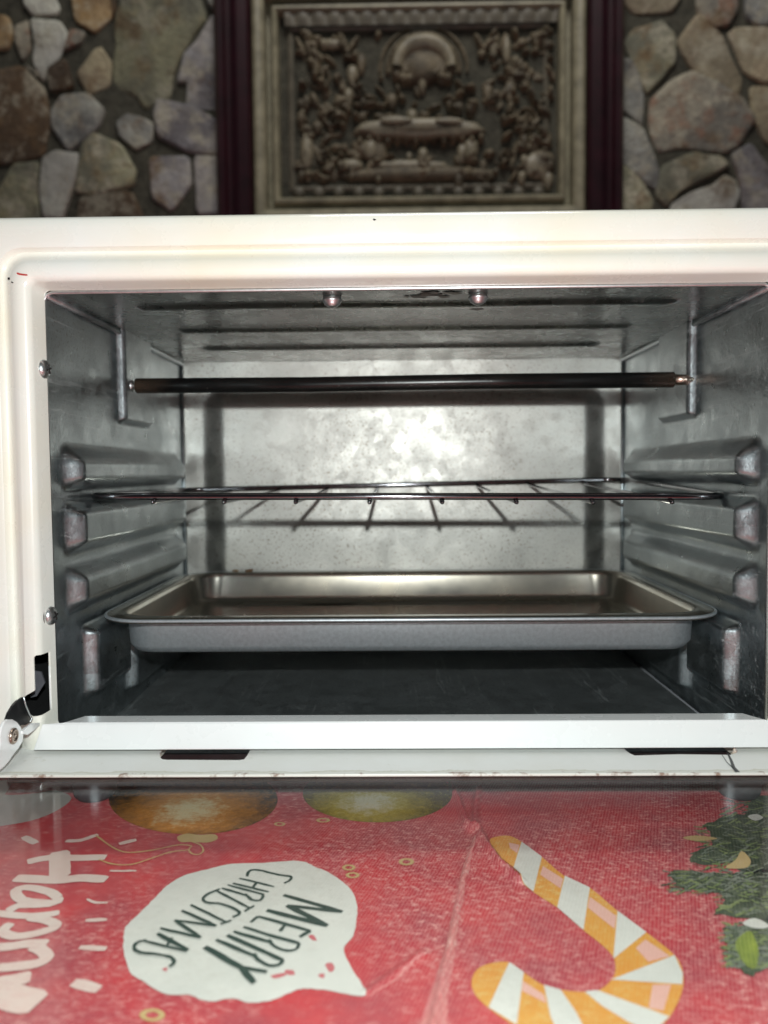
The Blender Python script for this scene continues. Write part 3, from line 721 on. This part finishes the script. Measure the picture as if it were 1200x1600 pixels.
# ------------------------------------------------------------------ baking tray
tray = empty('baking_tray', (.0075, .13, CZ-.0895)); tag(tray, 'shallow steel baking tray with a flat rim on the lowest ridges', 'baking tray')
tx0, tx1, ty0, ty1 = -.1470, .1605, .0435, .2160; zr = CZ-.0703
rings_ = [(-.0002, -.0016, .026), (0, 0, .026), (.0080, .0004, .020), (.0092, -.0004, .019), (.0100, -.0025, .0185), (.0112, -.0150, .016), (.0135, -.0182, .0145), (.0190, -.0192, .012), (.026, -.0192, .010), (.040, -.0188, .006)]
V, F = [], []; st = []
for (ins, dz, rad) in rings_:
    st.append(len(V)); rr = rrect(tx0+ins, tx1-ins, ty0+ins, ty1-ins, rad, 10); n = len(rr)
    V += [Vector((x, y, zr+dz+.0008*(y-ty0)/.17)) for x, y in rr]
for i in range(len(rings_)-1):
    for k in range(n): l = (k+1) % n; F.append((st[i]+k, st[i]+l, st[i+1]+l, st[i+1]+k))
F.append(tuple(st[-1]+k for k in range(n)))
tb = obj('tray_pan', V, F, M['tray'], None, True); s_ = tb.modifiers.new('t', 'SOLIDIFY'); s_.thickness = .0006; s_.offset = 0; tb.data.materials.append(M['tray_out']); s_.material_offset = 1; s_.material_offset_rim = 1
rimp = rrect(tx0, tx1, ty0, ty1, .026, 10)
tr_ = tube('tray_rim', [(x, y, zr-.0004+.0008*(y-ty0)/.17) for x, y in rimp], .0009, M['tray_out'], 8, True)
zt_ = zr-.0183
st_ = []
for L, m_ in (([(372, 946), (400, 940), (470, 936), (560, 938), (660, 940), (760, 940), (860, 941), (905, 946), (860, 951), (760, 952), (650, 950), (520, 952), (430, 953), (380, 951)], dark_dull),  # long dark band along the tray floor
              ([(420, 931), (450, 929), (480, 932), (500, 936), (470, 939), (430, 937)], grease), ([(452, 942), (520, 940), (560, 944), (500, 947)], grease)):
    st_.append(patch('tray_dark_patch', [atZ(x, y, zt_) for x, y in L], m_, (0, 0, .0002), .0009))
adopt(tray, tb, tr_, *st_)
for i, (px, py, lab) in enumerate(((404, 882, 'larger brown crumb on the back rim of the baking tray'), (379, 885, 'smaller pale brown crumb near the back left corner of the tray'))):
    p = atZ(px, py, zr+.0022); bm = bmesh.new(); bmesh.ops.create_icosphere(bm, subdivisions=2, radius=1)
    for v in bm.verts:
        n_ = 1+.5*noise.noise(v.co*1.7+Vector((i*7, 0, 0))); v.co = Vector((v.co.x*(.0032 if i == 0 else .0022)*n_, v.co.y*.0018*n_, v.co.z*(.0012 if i == 0 else .0008)*n_))
    c_ = bmobj('crumb', bm, simple('crumb_brown', (.13, .07, .035) if i == 0 else (.22, .15, .09), 0, .8, .4, 600, .4), None, True); c_.location = (p.x, min(p.y, ty1-.004), zr+.0022); tag(c_, lab, 'crumb', 'crumbs on the tray rim')

# ------------------------------------------------------------------ background: fieldstone wall and framed relief
YW = .98
K = (YW+.32)/1200
def W(px, py, off=0): p = atY(px, py, YW); return Vector((p.x, YW-off, p.z))
wall = empty('stone_wall', (0, YW+.04, 0)); tag(wall, 'rustic fieldstone wall with dark recessed mortar behind the oven', 'wall')
t = NT('mortar'); n = t.noise(60, 6, .7); c = t.ramp(n, [(.3, (.030, .029, .021)), (.7, (.095, .088, .064))]); t.set(base=c, rough=.95); t.bump(n, .8, .006); M['mortar'] = t.m
def mort(U, V): return np.stack([U, YW-.0025+.0015*np.sin(U*31)*np.sin(V*27), V], -1)
wp = [sheet('mortar', np.linspace(-1.25, 1.25, 90), np.linspace(-.25, 1.35, 60), mort, M['mortar'])]
def stone_mat(name, a, b, c3, spots=.4):
    a = (a[0]*1.08, a[1]*1.0, a[2]*.86); b = (b[0]*1.10, b[1]*1.02, b[2]*.84)
    t = NT(name); n1 = t.noise(9, 5, .6); n2 = t.noise(26, 6, .7); n3 = t.noise(90, 4, .7); oi = t.n('ShaderNodeObjectInfo')
    big = t.noise(19, 7, .75)
    c = t.mix(t.ramp(n1, [(.42, 0), (.56, 1)]), tuple(v*.8 for v in a), tuple(v*1.15 for v in b))
    c = t.mix(t.ramp(n2, [(.50, 0), (.60, spots)]), c, c3)
    c = t.mix(t.ramp(big, [(.50, 0), (.62, .8)]), c, (.46, .42, .32))
    c = t.mix(t.ramp(t.noise(15, 5, .7), [(.54, 0), (.66, .8)]), c, (.15, .085, .035))
    c = t.mix(t.ramp(n3, [(.35, .35), (.6, 0)]), c, tuple(v*.45 for v in a))
    hs = t.n('ShaderNodeHueSaturation'); t.l(c, hs.inputs['Color']); t.l(t.math('ADD', t.math('MULTIPLY', oi.outputs['Random'], .5), .75), hs.inputs['Value'])
    t.set(base=hs.outputs[0], rough=.85); t.bump(t.math('ADD', n2, t.math('MULTIPLY', n3, .6)), 1.0, .006); return t.m
SM = dict(grey=stone_mat('stone_grey', (.20, .215, .235), (.32, .34, .36), (.42, .42, .40)),
          green=stone_mat('stone_grey_green', (.19, .20, .17), (.25, .26, .20), (.34, .27, .15), .5),
          ochre=stone_mat('stone_ochre', (.24, .17, .10), (.30, .23, .15), (.36, .22, .08), .6),
          white=stone_mat('stone_white', (.62, .65, .68), (.52, .56, .58), (.36, .34, .30), .4),
          brown=stone_mat('stone_brown', (.075, .050, .032), (.11, .075, .05), (.15, .12, .09), .4),
          buff=stone_mat('stone_buff', (.30, .27, .21), (.36, .33, .26), (.24, .17, .12), .5),
          rust=stone_mat('stone_rust_grey', (.22, .22, .215), (.28, .27, .25), (.26, .13, .08), .75),
          violet=stone_mat('stone_violet_grey', (.19, .19, .23), (.30, .30, .34), (.38, .38, .40), .4))
def stone(poly, mat, world=False, h=None):
    P = [Vector(p) for p in poly] if world else [W(x, y) for x, y in poly]
    P = [q for i in range(len(P)) for q in (P[i].lerp(P[(i+1) % len(P)], .10), P[i].lerp(P[(i+1) % len(P)], .5), P[i].lerp(P[(i+1) % len(P)], .90))]; c = sum(P, Vector())/len(P); n = len(P)
    size = max((p-c).length for p in P); h = h or random.uniform(.009, .014)
    V, F = [], []; seed = random.random()*50
    tilt = (random.uniform(-.12, .12), random.uniform(-.12, .12))
    for (f, d) in ((1.0, -.014), (.992, h*.6), (.965, h*.93), (.86, h), (.5, h*1.0)):
        for p in P:
            q = c+(p-c)*f; nz = noise.noise(Vector((q.x*26+seed, q.z*26, f*2)))
            dd = d + (nz*.004 + ((q.x-c.x)*tilt[0]+(q.z-c.z)*tilt[1])*.4 if f < .99 else 0)
            j = 1+.03*noise.noise(Vector((q.x*60, q.z*60, seed)))
            q = c+(q-c)*j*1.085; V.append(Vector((q.x, YW-dd+.002, q.z)))
    m = 5
    for i in range(m-1):
        for k in range(n): l = (k+1) % n; F.append((i*n+k, i*n+l, (i+1)*n+l, (i+1)*n+k))
    V.append(Vector((c.x, YW-h*1.1+.002, c.z))); ci = len(V)-1
    for k in range(n): F.append(((m-1)*n+k, (m-1)*n+(k+1) % n, ci))
    o = obj('stone', V, F, mat, None, True); bm = bmesh.new(); bm.from_mesh(o.data); bmesh.ops.recalc_face_normals(bm, faces=bm.faces); bm.to_mesh(o.data); bm.free()
    wp.append(o)
ST = [('green', [(192,-40),(290,-45),(317,25),(318,38),(300,60),(283,85),(270,118),(266,150),(240,160),(230,166),(212,145),(185,138),(180,110),(187,70),(183,45),(190,15)]),
('violet', [(335,30),(345,100),(343,170),(292,168),(296,130),(280,130),(290,90),(310,70)]), ('violet', [(250,160),(300,172),(330,185),(347,200),(346,240),(300,240),(250,215),(245,180)]),
('grey', [(200,180),(222,185),(240,195),(238,222),(215,235),(190,215),(185,195)]), ('grey', [(100,155),(140,150),(163,175),(155,200),(110,238),(85,200),(85,178)]),
('green', [(130,230),(150,212),(190,230),(210,265),(208,290),(150,306),(122,300),(128,260)]), ('white', [(70,250),(90,240),(125,245),(118,290),(100,342),(72,342),(65,300)]),
('green', [(25,262),(62,258),(58,300),(66,350),(-10,360),(-5,310)]), ('buff', [(150,82),(160,78),(175,100),(172,135),(140,148),(122,118)]),
('ochre', [(112,-30),(172,-30),(178,25),(150,52),(120,35)]), ('white', [(40,-25),(75,-25),(95,15),(90,25),(55,27),(42,12)]),
('white', [(52,35),(95,38),(108,60),(95,90),(70,128),(55,100),(58,70)]), ('rust', [(27,45),(46,35),(50,80),(38,98),(27,70)]), ('ochre', [(-25,25),(15,30),(22,55),(15,78),(-25,80)]),
('brown', [(-30,118),(40,112),(72,145),(78,190),(70,240),(30,255),(-30,250)]), ('violet', [(235,248),(295,248),(300,290),(270,330),(240,310)]), ('violet', [(305,248),(345,248),(350,335),(310,335)]),
('brown', [(125,312),(205,300),(230,355),(125,365)]), ('rust', [(112,50),(135,54),(130,70),(104,82)]), ('rust', [(42,104),(60,112),(64,126),(46,110)]), ('grey', [(322,-25),(345,-25),(345,20),(328,12)]),
('brown', [(78,110),(105,95),(118,140),(82,146)]), ('brown', [(180,-40),(184,10),(179,30),(176,-10)]),
('buff', [(968,-40),(1062,-40),(1060,0),(1045,22),(990,24),(975,5)]), ('rust', [(1083,-30),(1150,-30),(1148,20),(1135,42),(1115,45),(1090,25)]), ('grey', [(1162,-30),(1215,-30),(1215,40),(1180,42),(1163,28)]),
('grey', [(948,28),(960,25),(972,40),(970,65),(955,85),(948,80)]), ('green', [(975,70),(990,50),(1030,38),(1050,60),(1052,100),(1030,125),(1008,146),(995,112),(985,95)]),
('grey', [(948,105),(965,95),(985,100),(995,120),(1004,160),(1000,195),(975,175),(948,150)]), ('buff', [(1058,70),(1090,28),(1100,32),(1125,60),(1140,95),(1155,125),(1150,150),(1115,135),(1080,112)]),
('buff', [(1137,57),(1150,47),(1225,50),(1225,125),(1190,132),(1160,115),(1150,90)]), ('rust', [(1018,160),(1050,130),(1080,118),(1120,137),(1155,160),(1173,190),(1150,225),(1130,238),(1060,230),(1030,238),(1018,200)]),
('buff', [(1170,140),(1225,138),(1225,240),(1190,220),(1172,175)]), ('grey', [(948,172),(975,190),(1003,205),(1018,240),(1026,265),(1028,296),(1010,290),(965,250),(950,225)]),
('green', [(1034,262),(1080,242),(1120,250),(1135,262),(1060,300),(1042,322),(1025,305)]), ('violet', [(1142,245),(1170,228),(1185,250),(1225,290),(1225,340),(1160,340),(1156,290)]),
('white', [(1050,320),(1080,302),(1110,292),(1130,275),(1145,285),(1152,305),(1140,340),(1050,345)]), ('green', [(948,258),(975,264),(1000,287),(1018,315),(1010,350),(948,350)])]
for mname, pl in ST: stone(pl, SM[mname])
# further stones of the wall beyond the traced ones
keys = ['grey', 'green', 'buff', 'violet', 'rust', 'brown']
def filler(x0, x1, z0, z1, s=.105):
    x = x0
    z = z0; row = 0
    while z < z1:
        x = x0 + (row % 2)*s*.5
        while x < x1:
            cx, cz = x+random.uniform(-.012, .012), z+random.uniform(-.01, .01); rx = s*random.uniform(.36, .46); rz_ = s*random.uniform(.33, .43); k = random.randint(6, 8); a0 = random.random()*6
            stone([(cx+rx*math.cos(a0+6.2832*i/k)*random.uniform(.88, 1.08), YW, cz+rz_*math.sin(a0+6.2832*i/k)*random.uniform(.88, 1.08)) for i in range(k)], SM[random.choice(keys)], True)
            x += s
        z += s*.88; row += 1
tl = W(-30, -50); tr2 = W(1230, -50); bl = W(0, 365)
filler(tl.x-.42, tl.x-.055, CZ-.1, tl.z+.1); filler(tr2.x+.055, tr2.x+.42, CZ-.1, tl.z+.1)
filler(tl.x+.02, W(330, 0).x-.04, tl.z+.05, tl.z+.20); filler(W(960, 0).x+.04, tr2.x, tl.z+.06, tl.z+.20)
filler(tl.x+.02, W(330, 0).x-.05, CZ-.05, bl.z-.04); filler(W(960, 0).x+.05, tr2.x, CZ-.05, bl.z-.04)
adopt(wall, *wp)

# framed carved relief, generic ornament
pic = empty('framed_relief', (W(652, 0).x, YW, W(652, 380).z)); tag(pic, 'framed carved relief panel in grey cream mouldings with a dark maroon outer frame', 'picture')
maroon = simple('maroon_lacquer', (.022, .0025, .006), 0, .34, .4, 30, .05, coat=.4)
cream = simple('aged_cream_moulding', (.27, .245, .165), 0, .5, .35, 40, .3, .002)
creamd = simple('aged_olive_moulding', (.13, .115, .085), 0, .5, .35, 50, .4, .002)
x0, x1 = W(400, 200).x, W(909, 200).x; z1 = W(652, -14).z; z0 = W(652, 352).z
def ringframe(name, prof, x0, x1, z0, z1, mat):
    V, F, S = [], [], []
    for (o_, d_) in prof:
        S.append(len(V)); V += [Vector((x, YW-d_, z)) for x, z in ((x0+o_, z0+o_), (x1-o_, z0+o_), (x1-o_, z1-o_), (x0+o_, z1-o_))]
    for i in range(len(prof)-1):
        for k in range(4): l = (k+1) % 4; F.append((S[i]+k, S[i]+l, S[i+1]+l, S[i+1]+k))
    o = obj(name, V, F, mat); bm = bmesh.new(); bm.from_mesh(o.data); bmesh.ops.recalc_face_normals(bm, faces=bm.faces); bm.to_mesh(o.data); bm.free(); return o
mm = .001083
pp = [ringframe('outer_frame', [(-.060, -.02), (-.060, .030), (-.054, .036), (-.045, .036), (-.042, .031), (-.034, .031), (-.031, .036), (-.022, .040), (-.006, .040), (-.001, .034), (-.001, -.01)], x0, x1, z0, z1, maroon),
      ringframe('moulding', [(0, .0), (0, .026), (.003, .031), (.008, .033), (.014, .032), (.019, .028), (.0205, .024), (.021, .004), (.0300, .004), (.0305, .018), (.033, .023), (.037, .024), (.040, .021), (.0415, .015), (.042, -.01), (.042, -.03)], x0, x1, z0, z1, cream),
      ringframe('inner_moulding', [(.042, -.018), (.055, -.018), (.0552, .006), (.0600, .009), (.0640, .006), (.0642, -.02)], x0, x1, z0, z1, creamd)]
# ornamental strip at top
rx0_, rx1_, rz0_, rz1_ = W(458, 100).x, W(866, 100).x, W(600, 292).z, W(600, 48).z
strip_u = np.linspace(W(447, 30).x, W(868, 30).x, 260); strip_v = np.linspace(W(600, 47).z, W(600, 16).z, 20)
def strip_fn(U, V):
    vn = (V-strip_v[0])/(strip_v[-1]-strip_v[0])
    h = .016+.004*np.abs(np.sin(U*120))*np.sin(np.pi*vn)+.003*(vn > .85)
    return np.stack([U, YW-h, V], -1)
pp.append(sheet('ornament_strip', strip_u, strip_v, strip_fn, creamd))
NXR, NZR = 300, 190
def relief(U, V):
    px = 458+(U-rx0_)/(rx1_-rx0_)*408; py = 292-(V-rz0_)/(rz1_-rz0_)*244
    h = np.full_like(U, .0)
    rng = np.random.RandomState(4)
    def blob(cx, cy, rx, ry, a, ang=0, p=1.0):
        nonlocal h
        c, s = math.cos(ang), math.sin(ang); dx, dy = px-cx, py-cy; u_ = (dx*c+dy*s)/rx; v_ = (-dx*s+dy*c)/ry
        q = np.clip(1-(u_*u_+v_*v_), 0, 1); h = np.maximum(h, a*q**(.5*p))
    # arch with hood rings
    r = np.hypot(px-662, (py-112)*1.0)
    up = (py < 118)
    for (r0, w_, a) in ((56, 5, .011), (68, 4, .008)):
        h = np.where(up, np.maximum(h, a*np.clip(1-((r-r0)/w_)**2, 0, 1)), h)
    h = np.where(up & (r < 50), np.maximum(h, .010+.006*(1-(r/50)**2)), h)
    blob(660, 112, 30, 26, .022)
    for a in range(9): blob(620+a*10, 122+6*math.sin(a), 8, 10, .018)
    # oval plinth with drapery
    blob(655, 208, 105, 17, .026); blob(620, 199, 28, 7, .030); blob(700, 199, 25, 7, .029)
    for a in range(14): blob(562+a*14.5, 222+3*math.cos(a*2.1), 6, 10, .018)
    blob(650, 275, 130, 13, .017); blob(590, 240, 16, 22, .014); blob(845, 262, 26, 24, .016)
    blob(566, 236, 22, 12, .014, .6)
    # scrolls and leaves
    for i in range(420):
        cx = rng.uniform(462, 862); cy = rng.uniform(54, 285)
        if 560 < cx < 760 and 60 < cy < 135 or (540 < cx < 770 and 190 < cy < 240): continue
        blob(cx, cy, rng.uniform(5, 15), rng.uniform(3, 8), rng.uniform(.004, .022), rng.uniform(0, 3.14))
    for (cx, cy, r0) in ((520, 190, 26), (500, 120, 20), (810, 120, 22), (820, 190, 24), (505, 250, 18), (560, 150, 16), (770, 160, 16), (790, 250, 18)):
        th = np.arctan2(py-cy, px-cx); rr_ = np.hypot(px-cx, py-cy); ph = (rr_/r0*2.0 - th/(2*np.pi)) % 1.0
        h = np.where(rr_ < r0, np.maximum(h, .017*np.clip(1-((ph-.5)/.28)**2, 0, 1)*np.clip(1.3-rr_/r0, 0, 1)), h)
    for cx in (470, 482, 494, 540, 552, 750, 762, 774, 786, 835, 848): blob(cx, 74, 5, 20, .015, rng.uniform(-.5, .5))
    h = h + .0012*np.sin(px*.9)*np.sin(py*1.1)
    return np.stack([U, YW-h, V], -1)
rel_m = NT('relief_patina'); n = rel_m.noise(30, 5, .65); c = rel_m.ramp(n, [(.35, (.055, .043, .027)), (.65, (.20, .16, .10))]); rel_m.set(base=c, rough=.6); rel_m.bump(rel_m.noise(160, 4, .6), .5, .002)
pp.append(sheet('relief_panel', np.linspace(rx0_, rx1_, NXR), np.linspace(rz0_, rz1_, NZR), relief, rel_m.m))
silver = simple('pale_worn_plaster', (.22, .19, .13), 0, .45, .35, 60, .5, .003)
def bulge(name, cx, cy, rx, ry, base, hh, n=40, m=7, wob=0):
    V = []; F = []
    for i in range(m+1):
        a = i/m*math.pi/2
        for k in range(n):
            A = 2*math.pi*k/n; w_ = 1+wob*math.sin(A*9)
            p = W(cx+rx*math.cos(a)*w_*math.cos(A), cy+ry*math.cos(a)*w_*math.sin(A)); V.append(Vector((p.x, YW-base-.6*hh*math.sin(a), p.z)))
    for i in range(m):
        for k in range(n): F.append((i*n+k, i*n+(k+1) % n, (i+1)*n+(k+1) % n, (i+1)*n+k))
    return obj(name, V, F, silver, None, True)
pp.append(bulge('carved_table', 655, 207, 98, 16, .016, .014, 48, 7, .03)); pp.append(bulge('carved_dish', 618, 199, 26, 6, .026, .007)); pp.append(bulge('carved_dish', 700, 200, 22, 5, .026, .006))
V = []; F = []
for k in range(25):
    A = math.pi*k/24
    for r_, d_ in ((50, .010), (50, .021), (43, .024), (34, .018), (30, .010)):
        p = W(662-r_*math.cos(A), 112-(r_-(50-r_)*.25)*math.sin(A)); V.append(Vector((p.x, YW-d_, p.z)))
for k in range(24):
    for q in range(4): F.append((5*k+q, 5*k+5+q, 5*k+6+q, 5*k+1+q))
pp.append(obj('arch_band', V, F, silver, None, True))
for (cx, cy, rx, ry) in ((548, 262, 20, 10), (640, 262, 60, 9), (860-22, 262, 24, 20), (578, 236, 12, 18), (735, 236, 12, 18), (770, 78, 7, 22), (790, 82, 7, 24), (520, 74, 16, 9), (480, 240, 10, 30)):
    pp.append(bulge('carved_figure', cx, cy, rx, ry, .008, .013, 24, 5, .08))
rg = random.Random(11)
for i in range(70):
    cx, cy = rg.uniform(468, 856), rg.uniform(60, 285)
    if (575 < cx < 745 and 55 < cy < 118) or (550 < cx < 760 and 190 < cy < 226): continue
    r_ = rg.uniform(4, 9); pp.append(bulge('carved_figure', cx, cy, r_, r_*rg.uniform(.9, 2.4), .006, rg.uniform(.010, .022), 12, 4, .1)); pp[-1].data.materials[0] = rel_m.m if i % 3 else silver
# bead row along the bottom
for i in range(13):
    p = W(468+i*31, 303); pp.append(lathe('bead', [(.0015, 0), (.0085, .001), (.0100, .004), (.0085, .008), (.004, .0105)], (p.x, YW-.003, p.z), (0, -1, 0), creamd, 12))
adopt(pic, *pp)
